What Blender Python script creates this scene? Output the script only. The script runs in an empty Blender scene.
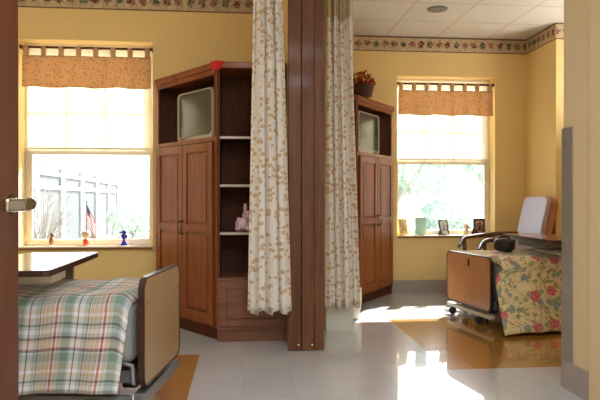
import bpy, bmesh, math, random
from mathutils import Vector, Matrix
random.seed(7)
sc = bpy.context.scene
COL = sc.collection
PI = math.pi
sin, cos = math.sin, math.cos

# ------------------------------------------------------------------ helpers
class MB:
    """collects shapes in one bmesh; build() links them as ONE mesh object"""
    def __init__(s):
        s.bm = bmesh.new(); s.uv = s.bm.loops.layers.uv.new('UVMap'); s.smooth = []
    def face(s, vs, smooth=False):
        try: f = s.bm.faces.new(vs)
        except ValueError: return None
        f.smooth = smooth; return f
    def box(s, x0, x1, y0, y1, z0, z1, M=None):
        v = [Vector((x, y, z)) for z in (z0, z1) for y in (y0, y1) for x in (x0, x1)]
        if M: v = [M @ p for p in v]
        v = [s.bm.verts.new(p) for p in v]
        for f in ((0,2,3,1),(4,5,7,6),(0,1,5,4),(2,6,7,3),(0,4,6,2),(1,3,7,5)): s.face([v[i] for i in f])
        return s
    def prism(s, poly, z0, z1):
        a = [s.bm.verts.new((x, y, z0)) for x, y in poly]; b = [s.bm.verts.new((x, y, z1)) for x, y in poly]
        s.face(a[::-1]); s.face(b); n = len(poly)
        for i in range(n): s.face([a[i], a[(i+1)%n], b[(i+1)%n], b[i]])
        return s
    def slab(s, pts, d):
        """closed polygon of 3D points extruded along vector d"""
        d = Vector(d); a = [s.bm.verts.new(Vector(p)) for p in pts]; b = [s.bm.verts.new(Vector(p)+d) for p in pts]
        s.face(a[::-1]); s.face(b); n = len(pts)
        for i in range(n): s.face([a[i], a[(i+1)%n], b[(i+1)%n], b[i]])
        return s
    def tube(s, pts, r, n=10, cap=True):
        pts = [Vector(p) for p in pts]; rings = []
        rs = r if isinstance(r, (list, tuple)) else [r]*len(pts)
        for i, p in enumerate(pts):
            t = (pts[min(i+1, len(pts)-1)] - pts[max(i-1, 0)]).normalized()
            u = t.cross(Vector((0,0,1)))
            if u.length < 1e-3: u = t.cross(Vector((1,0,0)))
            u.normalize(); w = t.cross(u)
            rings.append([s.bm.verts.new(p + (u*cos(2*PI*k/n) + w*sin(2*PI*k/n))*rs[i]) for k in range(n)])
        for A, B in zip(rings, rings[1:]):
            for k in range(n): s.face([A[k], A[(k+1)%n], B[(k+1)%n], B[k]], True)
        if cap: s.face(rings[0][::-1]); s.face(rings[-1])
        return s
    def lathe(s, prof, c=(0,0,0), n=24, M=None):
        c = Vector(c); rings = []
        for r, z in prof:
            ring = []
            for k in range(n):
                p = Vector((max(r, 1e-4)*cos(2*PI*k/n), max(r, 1e-4)*sin(2*PI*k/n), z))
                if M: p = M @ p
                ring.append(s.bm.verts.new(p + c))
            rings.append(ring)
        for A, B in zip(rings, rings[1:]):
            for k in range(n): s.face([A[k], A[(k+1)%n], B[(k+1)%n], B[k]], True)
        s.face(rings[0][::-1]); s.face(rings[-1]); return s
    def ball(s, c, r, n=16, m=10, wob=0):
        rx, ry, rz = r if isinstance(r, (list, tuple)) else (r, r, r)
        c = Vector(c); rings = []
        for j in range(m+1):
            t = PI*j/m; q = max(sin(t), .02)
            ring = []
            for k in range(n):
                d = 1 + (random.uniform(-wob, wob) if wob else 0)
                ring.append(s.bm.verts.new(c + Vector((rx*q*cos(2*PI*k/n)*d, ry*q*sin(2*PI*k/n)*d, -rz*cos(t)*d))))
            rings.append(ring)
        for A, B in zip(rings, rings[1:]):
            for k in range(n): s.face([A[k], A[(k+1)%n], B[(k+1)%n], B[k]], True)
        s.face(rings[0][::-1]); s.face(rings[-1]); return s
    def grid(s, fn, nu, nv, uvfn=None, smooth=True):
        V = [[s.bm.verts.new(Vector(fn(i/nu, j/nv))) for i in range(nu+1)] for j in range(nv+1)]
        for j in range(nv):
            for i in range(nu):
                f = s.face([V[j][i], V[j][i+1], V[j+1][i+1], V[j+1][i]], smooth)
                if f and uvfn:
                    for l, (a, b) in zip(f.loops, ((i,j),(i+1,j),(i+1,j+1),(i,j+1))): l[s.uv].uv = uvfn(a/nu, b/nv)
        return s
    def build(s, name, mat, parent=None, loc=None, bevel=0, solid=0, recalc=True, seg=2, sub=0):
        if recalc: bmesh.ops.recalc_face_normals(s.bm, faces=s.bm.faces)
        me = bpy.data.meshes.new(name); s.bm.to_mesh(me); s.bm.free()
        o = bpy.data.objects.new(name, me); COL.objects.link(o)
        me.materials.append(mat)
        if parent: o.parent = parent
        if loc: o.location = loc
        if solid:
            m = o.modifiers.new('solid', 'SOLIDIFY'); m.thickness = solid; m.offset = 0
        if bevel:
            m = o.modifiers.new('bevel', 'BEVEL'); m.width = bevel; m.segments = seg; m.limit_method = 'ANGLE'; m.angle_limit = .6
        if sub:
            m = o.modifiers.new('sub', 'SUBSURF'); m.levels = sub; m.render_levels = sub
        return o

def tag(o, label, cat, group=None, kind=None):
    o['label'] = label; o['category'] = cat
    if group: o['group'] = group
    if kind: o['kind'] = kind
    return o
def thing(name, label, cat, loc=(0,0,0), rz=0, group=None):
    o = bpy.data.objects.new(name, None); COL.objects.link(o); o.empty_display_size = .05
    o.location = loc; o.rotation_euler = (0, 0, rz)
    return tag(o, label, cat, group)
def struct(name, mb, mat, parent=None, **k):
    o = mb.build(name, mat, parent, **k)
    if not parent: o['kind'] = 'structure'
    return o
def rrect(w0, w1, z0, z1, r, n=6):
    out = []
    for cx, cz, a in ((w1-r, z1-r, 0), (w0+r, z1-r, PI/2), (w0+r, z0+r, PI), (w1-r, z0+r, 1.5*PI)):
        for k in range(n+1): out.append((cx + r*cos(a + PI/2*k/n), cz + r*sin(a + PI/2*k/n)))
    return out

# ------------------------------------------------------------------ materials
def lin(r, g, b):
    f = lambda c: (c/255/12.92) if c/255 <= .04045 else ((c/255+.055)/1.055)**2.4
    return (f(r), f(g), f(b), 1)
class NT:
    def __init__(s, name):
        s.m = bpy.data.materials.new(name); s.m.use_nodes = True; s.t = s.m.node_tree; s.t.nodes.clear()
        s.out = s.n('ShaderNodeOutputMaterial')
    def n(s, typ, **kw):
        o = s.t.nodes.new(typ)
        for k, v in kw.items(): setattr(o, k, v)
        return o
    def put(s, sock, v):
        if isinstance(v, bpy.types.NodeSocket): s.t.links.new(v, sock)
        else: sock.default_value = v
    def math(s, op, a, b=0, c=0):
        o = s.n('ShaderNodeMath', operation=op); s.put(o.inputs[0], a); s.put(o.inputs[1], b); s.put(o.inputs[2], c); return o.outputs[0]
    def mix(s, f, a, b, bt='MIX'):
        o = s.n('ShaderNodeMix', data_type='RGBA', blend_type=bt)
        s.put(o.inputs[0], f); s.put(o.inputs[6], a); s.put(o.inputs[7], b); return o.outputs[2]
    def coord(s, which='Object', scale=(1,1,1), loc=(0,0,0)):
        tc = s.n('ShaderNodeTexCoord'); mp = s.n('ShaderNodeMapping')
        s.t.links.new(tc.outputs[which], mp.inputs[0]); mp.inputs['Scale'].default_value = scale; mp.inputs['Location'].default_value = loc
        return mp.outputs[0]
    def noise(s, vec, scale, detail=3, dist=0, out=0):
        o = s.n('ShaderNodeTexNoise'); s.put(o.inputs['Vector'], vec); o.inputs['Scale'].default_value = scale
        o.inputs['Detail'].default_value = detail; o.inputs['Distortion'].default_value = dist; return o.outputs[out]
    def ramp(s, f, stops, interp='LINEAR'):
        o = s.n('ShaderNodeValToRGB'); s.put(o.inputs[0], f); cr = o.color_ramp; cr.interpolation = interp
        while len(cr.elements) < len(stops): cr.elements.new(.5)
        for e, (p, c) in zip(cr.elements, stops): e.position = p; e.color = c
        return o.outputs[0]
    def xyz(s, vec):
        o = s.n('ShaderNodeSeparateXYZ'); s.put(o.inputs[0], vec); return o.outputs
    def bsdf(s, color, rough=.5, metal=0, bump=None, bstr=.2, bdist=.002, coat=0, crough=.08, spec=.5, transl=0, sheen=0, emit=None, estr=0):
        b = s.n('ShaderNodeBsdfPrincipled'); s.put(b.inputs['Base Color'], color); s.put(b.inputs['Roughness'], rough)
        b.inputs['Metallic'].default_value = metal; b.inputs['Coat Weight'].default_value = coat; b.inputs['Coat Roughness'].default_value = crough
        b.inputs['Specular IOR Level'].default_value = spec; b.inputs['Sheen Weight'].default_value = sheen
        if bump is not None:
            bp = s.n('ShaderNodeBump'); bp.inputs['Strength'].default_value = bstr; bp.inputs['Distance'].default_value = bdist
            s.put(bp.inputs['Height'], bump); s.t.links.new(bp.outputs[0], b.inputs['Normal'])
        if emit is not None: s.put(b.inputs['Emission Color'], emit); b.inputs['Emission Strength'].default_value = estr
        sh = b.outputs[0]
        if transl:
            tr = s.n('ShaderNodeBsdfTranslucent'); s.put(tr.inputs[0], color)
            mx = s.n('ShaderNodeMixShader'); mx.inputs[0].default_value = transl
            s.t.links.new(sh, mx.inputs[1]); s.t.links.new(tr.outputs[0], mx.inputs[2]); sh = mx.outputs[0]
        s.t.links.new(sh, s.out.inputs[0]); return s.m
def plain(name, c, rough=.5, metal=0, var=.06, vs=8, **k):
    t = NT(name); v = t.noise(t.coord(), vs, 3)
    d = tuple(x*(1-var) for x in c[:3]) + (1,); l = tuple(min(1, x*(1+var)) for x in c[:3]) + (1,)
    return t.bsdf(t.ramp(v, [(.3, d), (.7, l)]), rough, metal, **k)
def wood(name, dark, light, rough=.42, axis='z', coat=.1, k=1.0):
    t = NT(name); sq = {'x': (.07,1,1), 'y': (1,.07,1), 'z': (1,1,.07)}[axis]
    v = t.coord('Object', tuple(q*k for q in sq))
    a = t.noise(v, 14, 5, 1.2); f = t.noise(v, 90, 4, .3)
    base = t.ramp(a, [(.22, dark), (.74, light)])
    col = t.mix(.2, base, t.ramp(f, [(.35, (.28,.24,.22,1)), (.65, (1,1,1,1))]), 'MULTIPLY')
    return t.bsdf(col, rough, bump=f, bstr=.12, bdist=.001, coat=coat, spec=.35)

M = {}
M['wall'] = plain('yellow_paint', lin(232,204,140), .75, var=.02, vs=3)
M['cream'] = plain('cream_paint', lin(217,196,160), .7, var=.02, vs=3)
M['column'] = plain('grey_cream_paint', lin(206,206,196), .6, var=.02, vs=3)
M['white'] = plain('white_paint', lin(236,230,216), .5, var=.02)
M['winframe'] = plain('window_vinyl', lin(236,226,205), .4, var=.02)
M['base'] = plain('grey_vinyl', lin(164,154,150), .5, var=.05)
M['wood'] = wood('cherry_wood', lin(106,54,26), lin(164,92,46), coat=.1)
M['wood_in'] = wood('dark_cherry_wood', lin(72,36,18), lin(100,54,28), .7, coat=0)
M['wood_h'] = wood('cherry_wood_drawer', lin(104,60,42), lin(152,100,78), axis='x')
M['post'] = wood('brown_oak', lin(82,44,26), lin(124,76,48), .5, k=1.4, coat=.05)
M['doorwood'] = wood('red_brown_door', lin(86,42,22), lin(106,52,28), .5, k=.6, coat=.1)
M['sillwood'] = wood('sill_wood', lin(120,78,40), lin(160,110,66), axis='x')
M['rod'] = wood('rod_wood', lin(70,30,14), lin(110,54,28), axis='x')
M['lam'] = plain('tan_laminate', lin(156,124,86), .4, var=.04, vs=20)
M['lam_r'] = wood('oak_laminate', lin(188,134,86), lin(204,150,100), .3, axis='z', k=1.2)
M['lam_dark'] = plain('brown_edge_band', lin(62,40,32), .35)
M['lam_top'] = plain('pale_laminate', lin(205,196,182), .16, var=.04, coat=.5)
M['lam_top_r'] = wood('table_oak', lin(150,100,58), lin(182,128,78), .2, axis='y')
M['steel'] = plain('brushed_steel', lin(165,160,155), .4, .55)
M['bronze'] = plain('bronze', lin(120,104,82), .25, 1)
M['nickel'] = plain('nickel', lin(200,196,190), .2, 1)
M['greymetal'] = plain('grey_metal', lin(120,118,118), .4, .3)
M['creammetal'] = plain('cream_metal', lin(205,196,178), .4)
M['black'] = plain('black_plastic', lin(26,25,27), .45)
M['rubber'] = plain('black_rubber', lin(32,31,32), .7)
M['sheet'] = plain('grey_sheet', lin(130,132,130), .85, var=.06, sheen=.2)
M['whitecloth'] = plain('white_cloth', lin(232,228,222), .9, sheen=.2)
M['tvcase'] = plain('silver_tv_plastic', lin(178,166,142), .4, var=.03)
M['tvback'] = plain('dark_tv_plastic', lin(52,50,50), .5)
M['screen'] = plain('tv_glass', lin(70,78,72), .2, var=.02)
M['lilac'] = plain('mauve_vinyl', lin(176,154,154), .42, var=.03)
M['tan'] = plain('tan_vinyl', lin(170,112,74), .42, var=.04)
M['armwood'] = wood('dark_arm_wood', lin(64,32,20), lin(108,60,36), .25, axis='x', coat=.5)
M['red'] = plain('red_cloth', lin(200,24,30), .8)
M['pink'] = plain('pink_plush', lin(236,190,206), .95, sheen=.4)
M['palepink'] = plain('pale_plush', lin(238,214,220), .95, sheen=.4)
M['blueglass'] = plain('cobalt_glass', lin(36,30,150), .1, coat=.6)
M['orange'] = plain('orange_red_glaze', lin(226,80,44), .3, coat=.4)
M['brownfig'] = plain('brown_ceramic', lin(150,100,60), .35)
M['cream_fig'] = plain('cream_ceramic', lin(232,206,170), .4)
M['frame_dark'] = plain('dark_frame', lin(58,40,34), .4)
M['frame_cream'] = plain('cream_frame', lin(226,200,130), .4)
M['basket'] = plain('brown_wicker', lin(84,48,36), .7, var=.35, vs=60)
M['bark'] = plain('bark', lin(176,166,150), .9, var=.2, vs=30)
M['fence'] = plain('grey_fence', lin(40,48,53), .8, var=.05)
M['rail'] = plain('pale_rail', lin(210,214,218), .7)
M['leaf'] = plain('tree_leaf', lin(180,200,176), .8, var=.12, vs=2, transl=.35)
M['twig'] = plain('pale_twig', lin(110,100,86), .9)
M['linen_h'] = plain('curtain_mesh', lin(214,200,168), .9, transl=.3)

def mat_floor():
    t = NT('floor_tile'); v = t.coord(); x, y, z = t.xyz(v)
    def rect(x0, x1, y0, y1):
        g = t.math('MULTIPLY', t.math('GREATER_THAN', x, x0), t.math('LESS_THAN', x, x1))
        h = t.math('MULTIPLY', t.math('GREATER_THAN', y, y0), t.math('LESS_THAN', y, y1))
        return t.math('MULTIPLY', g, h)
    br = t.n('ShaderNodeTexBrick'); br.offset = 0; t.put(br.inputs['Vector'], v)
    br.inputs['Scale'].default_value = 1; br.inputs['Brick Width'].default_value = .305; br.inputs['Row Height'].default_value = .305
    br.inputs['Mortar Size'].default_value = .0012; br.inputs['Bias'].default_value = 0
    br.inputs['Color1'].default_value = (.93,.93,.93,1); br.inputs['Color2'].default_value = (1,1,1,1); br.inputs['Mortar'].default_value = (.82,.8,.78,1)
    sp = t.noise(v, 60, 4); cl = t.noise(v, 2, 3)
    g = t.ramp(sp, [(.3, lin(186,188,194)), (.7, lin(200,202,208))])
    o = t.ramp(sp, [(.3, lin(164,116,56)), (.7, lin(178,130,68))])
    m = t.math('MAXIMUM', rect(1.34, 4.2, 3.8, 5.42), rect(-3.2, -.31, 2.6, 4.34))
    c = t.mix(m, g, o); c = t.mix(1, c, br.outputs[0], 'MULTIPLY')
    r = t.math('MULTIPLY_ADD', cl, .05, .2)
    return t.bsdf(c, r, bump=t.noise(v, 3, 1), bstr=.012, bdist=.002, coat=1, crough=.02, spec=.08)
M['floor'] = mat_floor()
def mat_ceiling():
    t = NT('ceiling_tile'); v = t.coord('Object', (1,1,1), (-1.665+.61*6, -6.9+.61*13, 0))
    br = t.n('ShaderNodeTexBrick'); br.offset = 0; t.put(br.inputs['Vector'], v)
    br.inputs['Scale'].default_value = 1; br.inputs['Brick Width'].default_value = .61; br.inputs['Row Height'].default_value = .61
    br.inputs['Mortar Size'].default_value = .012; br.inputs['Mortar Smooth'].default_value = .2
    br.inputs['Color1'].default_value = lin(226,222,214); br.inputs['Color2'].default_value = lin(222,218,210); br.inputs['Mortar'].default_value = lin(208,196,176)
    sp = t.noise(t.coord(), 120, 3)
    return t.bsdf(t.mix(.12, br.outputs[0], t.ramp(sp, [(.4, (.6,.6,.6,1)), (.6, (1,1,1,1))]), 'MULTIPLY'), .85)
M['ceiling'] = mat_ceiling()
def mat_border(axis):
    """printed wallpaper border: red and green fruit sprigs on beige"""
    t = NT('wallpaper_border_'+axis); v = t.coord(); x, y, z = t.xyz(v)
    u = {'x': x, 'y': y}[axis]
    P = .107
    cell = t.math('FLOOR', t.math('DIVIDE', u, P)); fu = t.math('SUBTRACT', t.math('FRACT', t.math('DIVIDE', u, P)), .5)
    fu = t.math('MULTIPLY', fu, P)
    nz = t.n('ShaderNodeTexNoise'); t.put(nz.inputs['Vector'], v); nz.inputs['Scale'].default_value = 45; nz.inputs['Detail'].default_value = 2
    nx, ny, nzz = t.xyz(nz.outputs[1])
    du = t.math('ADD', fu, t.math('MULTIPLY', t.math('SUBTRACT', nx, .5), .09))
    dz = t.math('ADD', t.math('SUBTRACT', z, 2.925), t.math('MULTIPLY', t.math('SUBTRACT', ny, .5), .1))
    d = t.math('SQRT', t.math('ADD', t.math('MULTIPLY', du, du), t.math('MULTIPLY', dz, dz)))
    blob = t.math('LESS_THAN', d, .037)
    odd = t.math('MODULO', t.math('ABSOLUTE', cell), 3)
    isr = t.math('LESS_THAN', odd, .5); isg = t.math('GREATER_THAN', odd, 1.5)
    c = t.mix(isr, lin(112,44,46), lin(150,78,58)); c = t.mix(isg, c, lin(54,76,58))
    spk = t.math('GREATER_THAN', nzz, .52); c = t.mix(spk, c, lin(150,128,100))
    base = t.ramp(t.noise(v, 30, 3), [(.35, lin(178,156,124)), (.65, lin(208,188,154))])
    col = t.mix(blob, base, c)
    edge = t.math('MAXIMUM', t.math('GREATER_THAN', z, 2.998), t.math('LESS_THAN', z, 2.848))
    col = t.mix(edge, col, lin(112,82,60))
    return t.bsdf(col, .7)
M['border_x'] = mat_border('x'); M['border_y'] = mat_border('y')
def mat_print(name, bg, dot, scale, th, transl=0, bg2=None):
    """fabric with scattered small leaf prints (uses UV in metres)"""
    t = NT(name); v = t.coord('UV')
    nz = t.n('ShaderNodeTexNoise'); t.put(nz.inputs['Vector'], v); nz.inputs['Scale'].default_value = scale*1.6
    add = t.n('ShaderNodeVectorMath', operation='MULTIPLY_ADD'); t.put(add.inputs[0], nz.outputs[1]); add.inputs[1].default_value = (.3/scale,)*3; t.put(add.inputs[2], v)
    vo = t.n('ShaderNodeTexVoronoi'); t.put(vo.inputs['Vector'], add.outputs[0]); vo.inputs['Scale'].default_value = scale; vo.inputs['Randomness'].default_value = .75
    k = t.ramp(vo.outputs['Distance'], [(th, (1,1,1,1)), (th+.08, (0,0,0,1))])
    vv = t.ramp(t.noise(v, scale*5, 2), [(.4, (.65,.65,.65,1)), (.6, (1,1,1,1))])
    k = t.math('MULTIPLY', k, vv)
    base = t.mix(t.noise(v, 3, 2), bg, bg2 or bg)
    return t.bsdf(t.mix(k, base, dot), .9, transl=transl, sheen=.15, bump=t.noise(v, 400, 1), bstr=.08)
M['curtain'] = mat_print('leaf_print_curtain', lin(238,232,226), lin(208,172,124), 25, .33, .15)
M['valance'] = mat_print('dotted_valance', lin(222,192,154), lin(190,142,106), 36, .27, .5)
M['floral_hem'] = plain('white_lining', lin(240,232,215), .9, transl=.3)

def mat_plaid():
    t = NT('plaid_comforter'); u, v, _ = t.xyz(t.coord('UV'))
    W, S, G, D, R, B, T = lin(236,234,240), lin(188,196,194), lin(138,158,150), lin(66,96,84), lin(190,80,86), lin(78,36,60), lin(206,186,164)
    P2 = lin(222,206,194)
    st = [(0,W),(.10,B),(.125,W),(.20,S),(.24,G),(.40,S),(.44,T),(.50,W),(.53,R),(.58,W),(.61,T),(.68,P2),(.72,T),(.77,P2),(.80,T),(.86,W),(.88,B),(.90,S)]
    st2 = [(0,S),(.06,W),(.14,S),(.2,D),(.24,S),(.30,T),(.36,W),(.42,T),(.5,S),(.56,G),(.70,S),(.74,B),(.785,R),(.80,P2),(.90,T),(.95,B)]
    a = t.ramp(t.math('FRACT', t.math('DIVIDE', u, .225)), st, 'CONSTANT')
    b = t.ramp(t.math('FRACT', t.math('DIVIDE', v, .255)), st2, 'CONSTANT')
    c = t.mix(.44, a, b); c = t.mix(.40, c, t.mix(1, a, b, 'MULTIPLY'))
    return t.bsdf(c, .9, sheen=.15, bump=t.noise(t.coord('UV'), 300, 1), bstr=.08)
M['plaid'] = mat_plaid()
def mat_floral():
    t = NT('floral_quilt'); v = t.coord('UV')
    def warp(sc_, amt):
        nz = t.n('ShaderNodeTexNoise'); t.put(nz.inputs['Vector'], v); nz.inputs['Scale'].default_value = sc_; nz.inputs['Detail'].default_value = 3
        add = t.n('ShaderNodeVectorMath', operation='MULTIPLY_ADD'); t.put(add.inputs[0], nz.outputs[1]); add.inputs[1].default_value = (amt,)*3; t.put(add.inputs[2], v)
        return add.outputs[0]
    def vor(vec, s_, rnd=.8):
        vo = t.n('ShaderNodeTexVoronoi'); t.put(vo.inputs['Vector'], vec); vo.inputs['Scale'].default_value = s_; vo.inputs['Randomness'].default_value = rnd
        return vo.outputs['Distance'], t.xyz(vo.outputs['Color'])
    base = t.ramp(t.noise(v, 12, 3), [(.3, lin(212,196,150)), (.7, lin(228,214,172))])
    n1 = t.noise(v, 10, 1.5, .6); vine = t.math('LESS_THAN', t.math('ABSOLUTE', t.math('SUBTRACT', n1, .5)), .018)
    c = t.mix(t.math('MULTIPLY', vine, .75), base, lin(122,104,62))
    d2, c2 = vor(warp(30, .04), 15); lf = t.math('MULTIPLY', t.math('LESS_THAN', d2, .34), t.math('GREATER_THAN', c2[0], .2))
    c = t.mix(t.math('MULTIPLY', lf, .8), c, t.mix(c2[1], lin(122,142,116), lin(150,156,112)))
    d3, c3 = vor(warp(45, .045), 9.5); bl = t.math('MULTIPLY', t.math('LESS_THAN', d3, .33), t.math('GREATER_THAN', c3[2], .35))
    c = t.mix(bl, c, t.ramp(t.noise(v, 70, 2), [(.35, lin(112,136,142)), (.65, lin(160,172,164))]))
    d4, c4 = vor(warp(40, .06), 7.0, .8); rd = t.math('MULTIPLY', t.math('LESS_THAN', d4, .33), t.math('GREATER_THAN', c4[1], .32))
    c = t.mix(rd, c, t.ramp(t.noise(v, 60, 2), [(.35, lin(182,74,88)), (.65, lin(216,134,138))]))
    return t.bsdf(c, .9, sheen=.15, bump=t.noise(v, 40, 2), bstr=.2, bdist=.004)
M['floral'] = mat_floral()
def mat_flag():
    t = NT('flag_stripes'); u, v, _ = t.xyz(t.coord('UV'))
    s = t.math('GREATER_THAN', t.math('FRACT', t.math('MULTIPLY', v, 4.5)), .5)
    c = t.mix(s, lin(206,52,58), lin(244,238,236))
    can = t.math('MULTIPLY', t.math('LESS_THAN', u, .36), t.math('GREATER_THAN', v, .42))
    vo = t.n('ShaderNodeTexVoronoi'); t.put(vo.inputs['Vector'], t.coord('UV')); vo.inputs['Scale'].default_value = 16; vo.inputs['Randomness'].default_value = 0
    star = t.ramp(vo.outputs['Distance'], [(.2, lin(240,240,245)), (.25, lin(44,56,120))])
    return t.bsdf(t.mix(can, c, star), .85, transl=.55)
M['flag'] = mat_flag()
def mat_leaves():
    t = NT('autumn_leaves'); vo = t.n('ShaderNodeTexVoronoi'); t.put(vo.inputs['Vector'], t.coord()); vo.inputs['Scale'].default_value = 40
    r = t.xyz(vo.outputs['Color'])[0]
    c = t.ramp(r, [(0, lin(150,40,24)), (.3, lin(196,84,30)), (.55, lin(120,30,24)), (.7, lin(216,150,60)), (.85, lin(96,72,36))], 'CONSTANT')
    return t.bsdf(c, .7)
M['autumn'] = mat_leaves()
def mat_photo(name, cols, s=22):
    t = NT(name); v = t.coord('Object'); return t.bsdf(t.ramp(t.noise(v, s, 2), [(.35, cols[0]), (.5, cols[1]), (.65, cols[2])]), .25)
M['photo_warm'] = mat_photo('warm_photo', (lin(60,38,34), lin(150,104,84), lin(206,170,150)))
M['photo_pale'] = mat_photo('pale_photo', (lin(120,130,140), lin(206,206,204), lin(240,238,234)))
M['photo_sepia'] = mat_photo('sepia_photo', (lin(150,110,70), lin(196,160,110), lin(220,196,150)))
M['acrylic'] = plain('pale_green_card', lin(190,216,206), .3, transl=.18)
def mat_glass():
    t = NT('window_glass'); tr = t.n('ShaderNodeBsdfTransparent'); tr.inputs[0].default_value = (.96,.98,.97,1)
    gl = t.n('ShaderNodeBsdfGlossy'); gl.inputs['Roughness'].default_value = .02
    fr = t.n('ShaderNodeFresnel'); fr.inputs[0].default_value = 1.35
    du = t.n('ShaderNodeBsdfTranslucent'); du.inputs[0].default_value = (.9,.92,.92,1); dm = t.n('ShaderNodeMixShader'); dm.inputs[0].default_value = .015
    t.t.links.new(tr.outputs[0], dm.inputs[1]); t.t.links.new(du.outputs[0], dm.inputs[2])     # faint translucent mix puts veiling glare into the pane
    mx = t.n('ShaderNodeMixShader'); t.t.links.new(fr.outputs[0], mx.inputs[0]); t.t.links.new(dm.outputs[0], mx.inputs[1]); t.t.links.new(gl.outputs[0], mx.inputs[2])
    t.t.links.new(mx.outputs[0], t.out.inputs[0]); return t.m
M['glass'] = mat_glass()
def mat_shade():
    t = NT('translucent_shade'); return t.bsdf(t.ramp(t.noise(t.coord('Object', (1,1,1)), 200, 1), [(.4, lin(240,232,214)), (.6, lin(246,240,226))]), .9, transl=.6)
M['shade'] = mat_shade()
M['ground'] = plain('pale_pavement', lin(190,186,176), .9, var=.1, vs=.7)
M['grass'] = plain('pale_grass', lin(150,160,110), .95, var=.2, vs=3)

# ------------------------------------------------------------------ camera and room constants
H, CZ = 1.12, 3.015
YL, YR = 5.62, 6.90            # faces of the two window walls
cam = bpy.data.cameras.new('camera'); co = bpy.data.objects.new('camera', cam); COL.objects.link(co)
cam.sensor_width = 36; cam.lens = 36; cam.clip_start = .02; cam.clip_end = 300
co.location = (0, 0, H); co.rotation_euler = (math.radians(90-.19), 0, -math.radians(5.43)); sc.camera = co

# ------------------------------------------------------------------ the setting
m = MB(); m.box(-3.2, .46, -2.2, YL+.2, -.12, 0); m.box(.46, 4.2, -2.2, YR+.2, -.12, 0); struct('floor', m, M['floor'])
m = MB(); m.box(-3.2, .46, -2.2, YL+.2, CZ, CZ+.1); m.box(.46, 4.2, -2.2, YR+.2, CZ, CZ+.1); struct('ceiling', m, M['ceiling'])
WZ0, WZ1 = .655, 2.555
WL, WR = (-2.01, -.824), (1.80, 2.99)
def wall_with_hole(name, x0, x1, y, hx):
    m = MB(); t = .25
    m.box(x0, hx[0], y, y+t, 0, CZ); m.box(hx[1], x1, y, y+t, 0, CZ)
    m.box(hx[0], hx[1], y, y+t, 0, WZ0); m.box(hx[0], hx[1], y, y+t, WZ1, CZ)
    return struct(name, m, M['wall'])
wall_with_hole('wall_back_left', -3.2, .345, YL, WL)
wall_with_hole('wall_back_right', .60, 4.2, YR, WR)
struct('wall_partition', MB().box(.345, .60, 4.46, YR+.2, 0, CZ), M['wall'])
struct('wall_column', MB().box(.70, .93, 5.02, 5.26, 0, CZ), M['column'])
struct('wall_left', MB().box(-3.2, -3.05, 1.2, YL+.2, 0, CZ).box(-3.05, -2.4, 4.9, YL, 0, CZ), M['wall'])
struct('wall_right', MB().box(4.05, 4.2, 3.39, YR+.2, 0, CZ).box(3.37, 4.05, 6.2, YR, 0, CZ), M['wall'])
struct('wall_entry_right', MB().box(1.89, 4.2, -2.2, 3.39, 0, CZ), M['cream'])
struct('wall_entry_left', MB().box(-3.2, -.86, -2.2, 1.2, 0, CZ), M['cream'])
struct('wall_hall', MB().box(-.86, 1.89, -2.2, -2.0, 0, CZ), M['cream'])
# wallpaper border and baseboards
BZ = 2.838
struct('trim_1', MB().box(-2.4, .345, YL-.004, YL, BZ, CZ), M['border_x'])
struct('trim_2', MB().box(.60, 3.37, YR-.004, YR, BZ, CZ), M['border_x'])
struct('trim_3', MB().box(3.366, 3.37, 6.196, YR-.004, BZ, CZ), M['border_y'])
struct('trim_4', MB().box(3.37, 4.05, 6.196, 6.2, BZ, CZ), M['border_x'])
struct('baseboard_back_right', MB().box(.60, 3.37, YR-.008, YR, 0, .155), M['base'])
struct('baseboard_right', MB().box(3.362, 3.37, 6.192, YR-.008, 0, .155).box(3.37, 4.05, 6.192, 6.2, 0, .155), M['base'])
struct('baseboard_back_left', MB().box(-2.4, -.80, YL-.008, YL, 0, .155), M['base'])
struct('baseboard_partition', MB().box(.341, .345, 4.47, YL-.01, 0, .155), M['base'])
struct('baseboard_entry', MB().box(1.882, 1.89, 3.105, 3.392, 0, .166).box(1.882, 4.05, 3.39, 3.398, 0, .166), M['base'])
# door casing on the entry wall
struct('trim_5', MB().box(1.872, 1.89, 2.99, 3.10, 0, 2.5), M['cream'], bevel=.004)
g = thing('corner_guard', 'tall brushed steel guard plate on the wall corner at the right foreground', 'wall guard', (1.885, 3.3, .17))
MB().box(-.004, .003, -.02, .094, 0, 1.36).build('plate', M['steel'], g, bevel=.001)
MB().box(-.004, .09, .092, .096, 0, 1.36).build('return_plate', M['steel'], g, bevel=.001)
for z in (.04, .68, 1.32):
    for y in (0, .075): MB().lathe([(.005, 0), (.004, .002)], (-.004, y, z), 10, Matrix.Rotation(-PI/2, 4, 'Y')).build('screw', M['nickel'], g)

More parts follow.
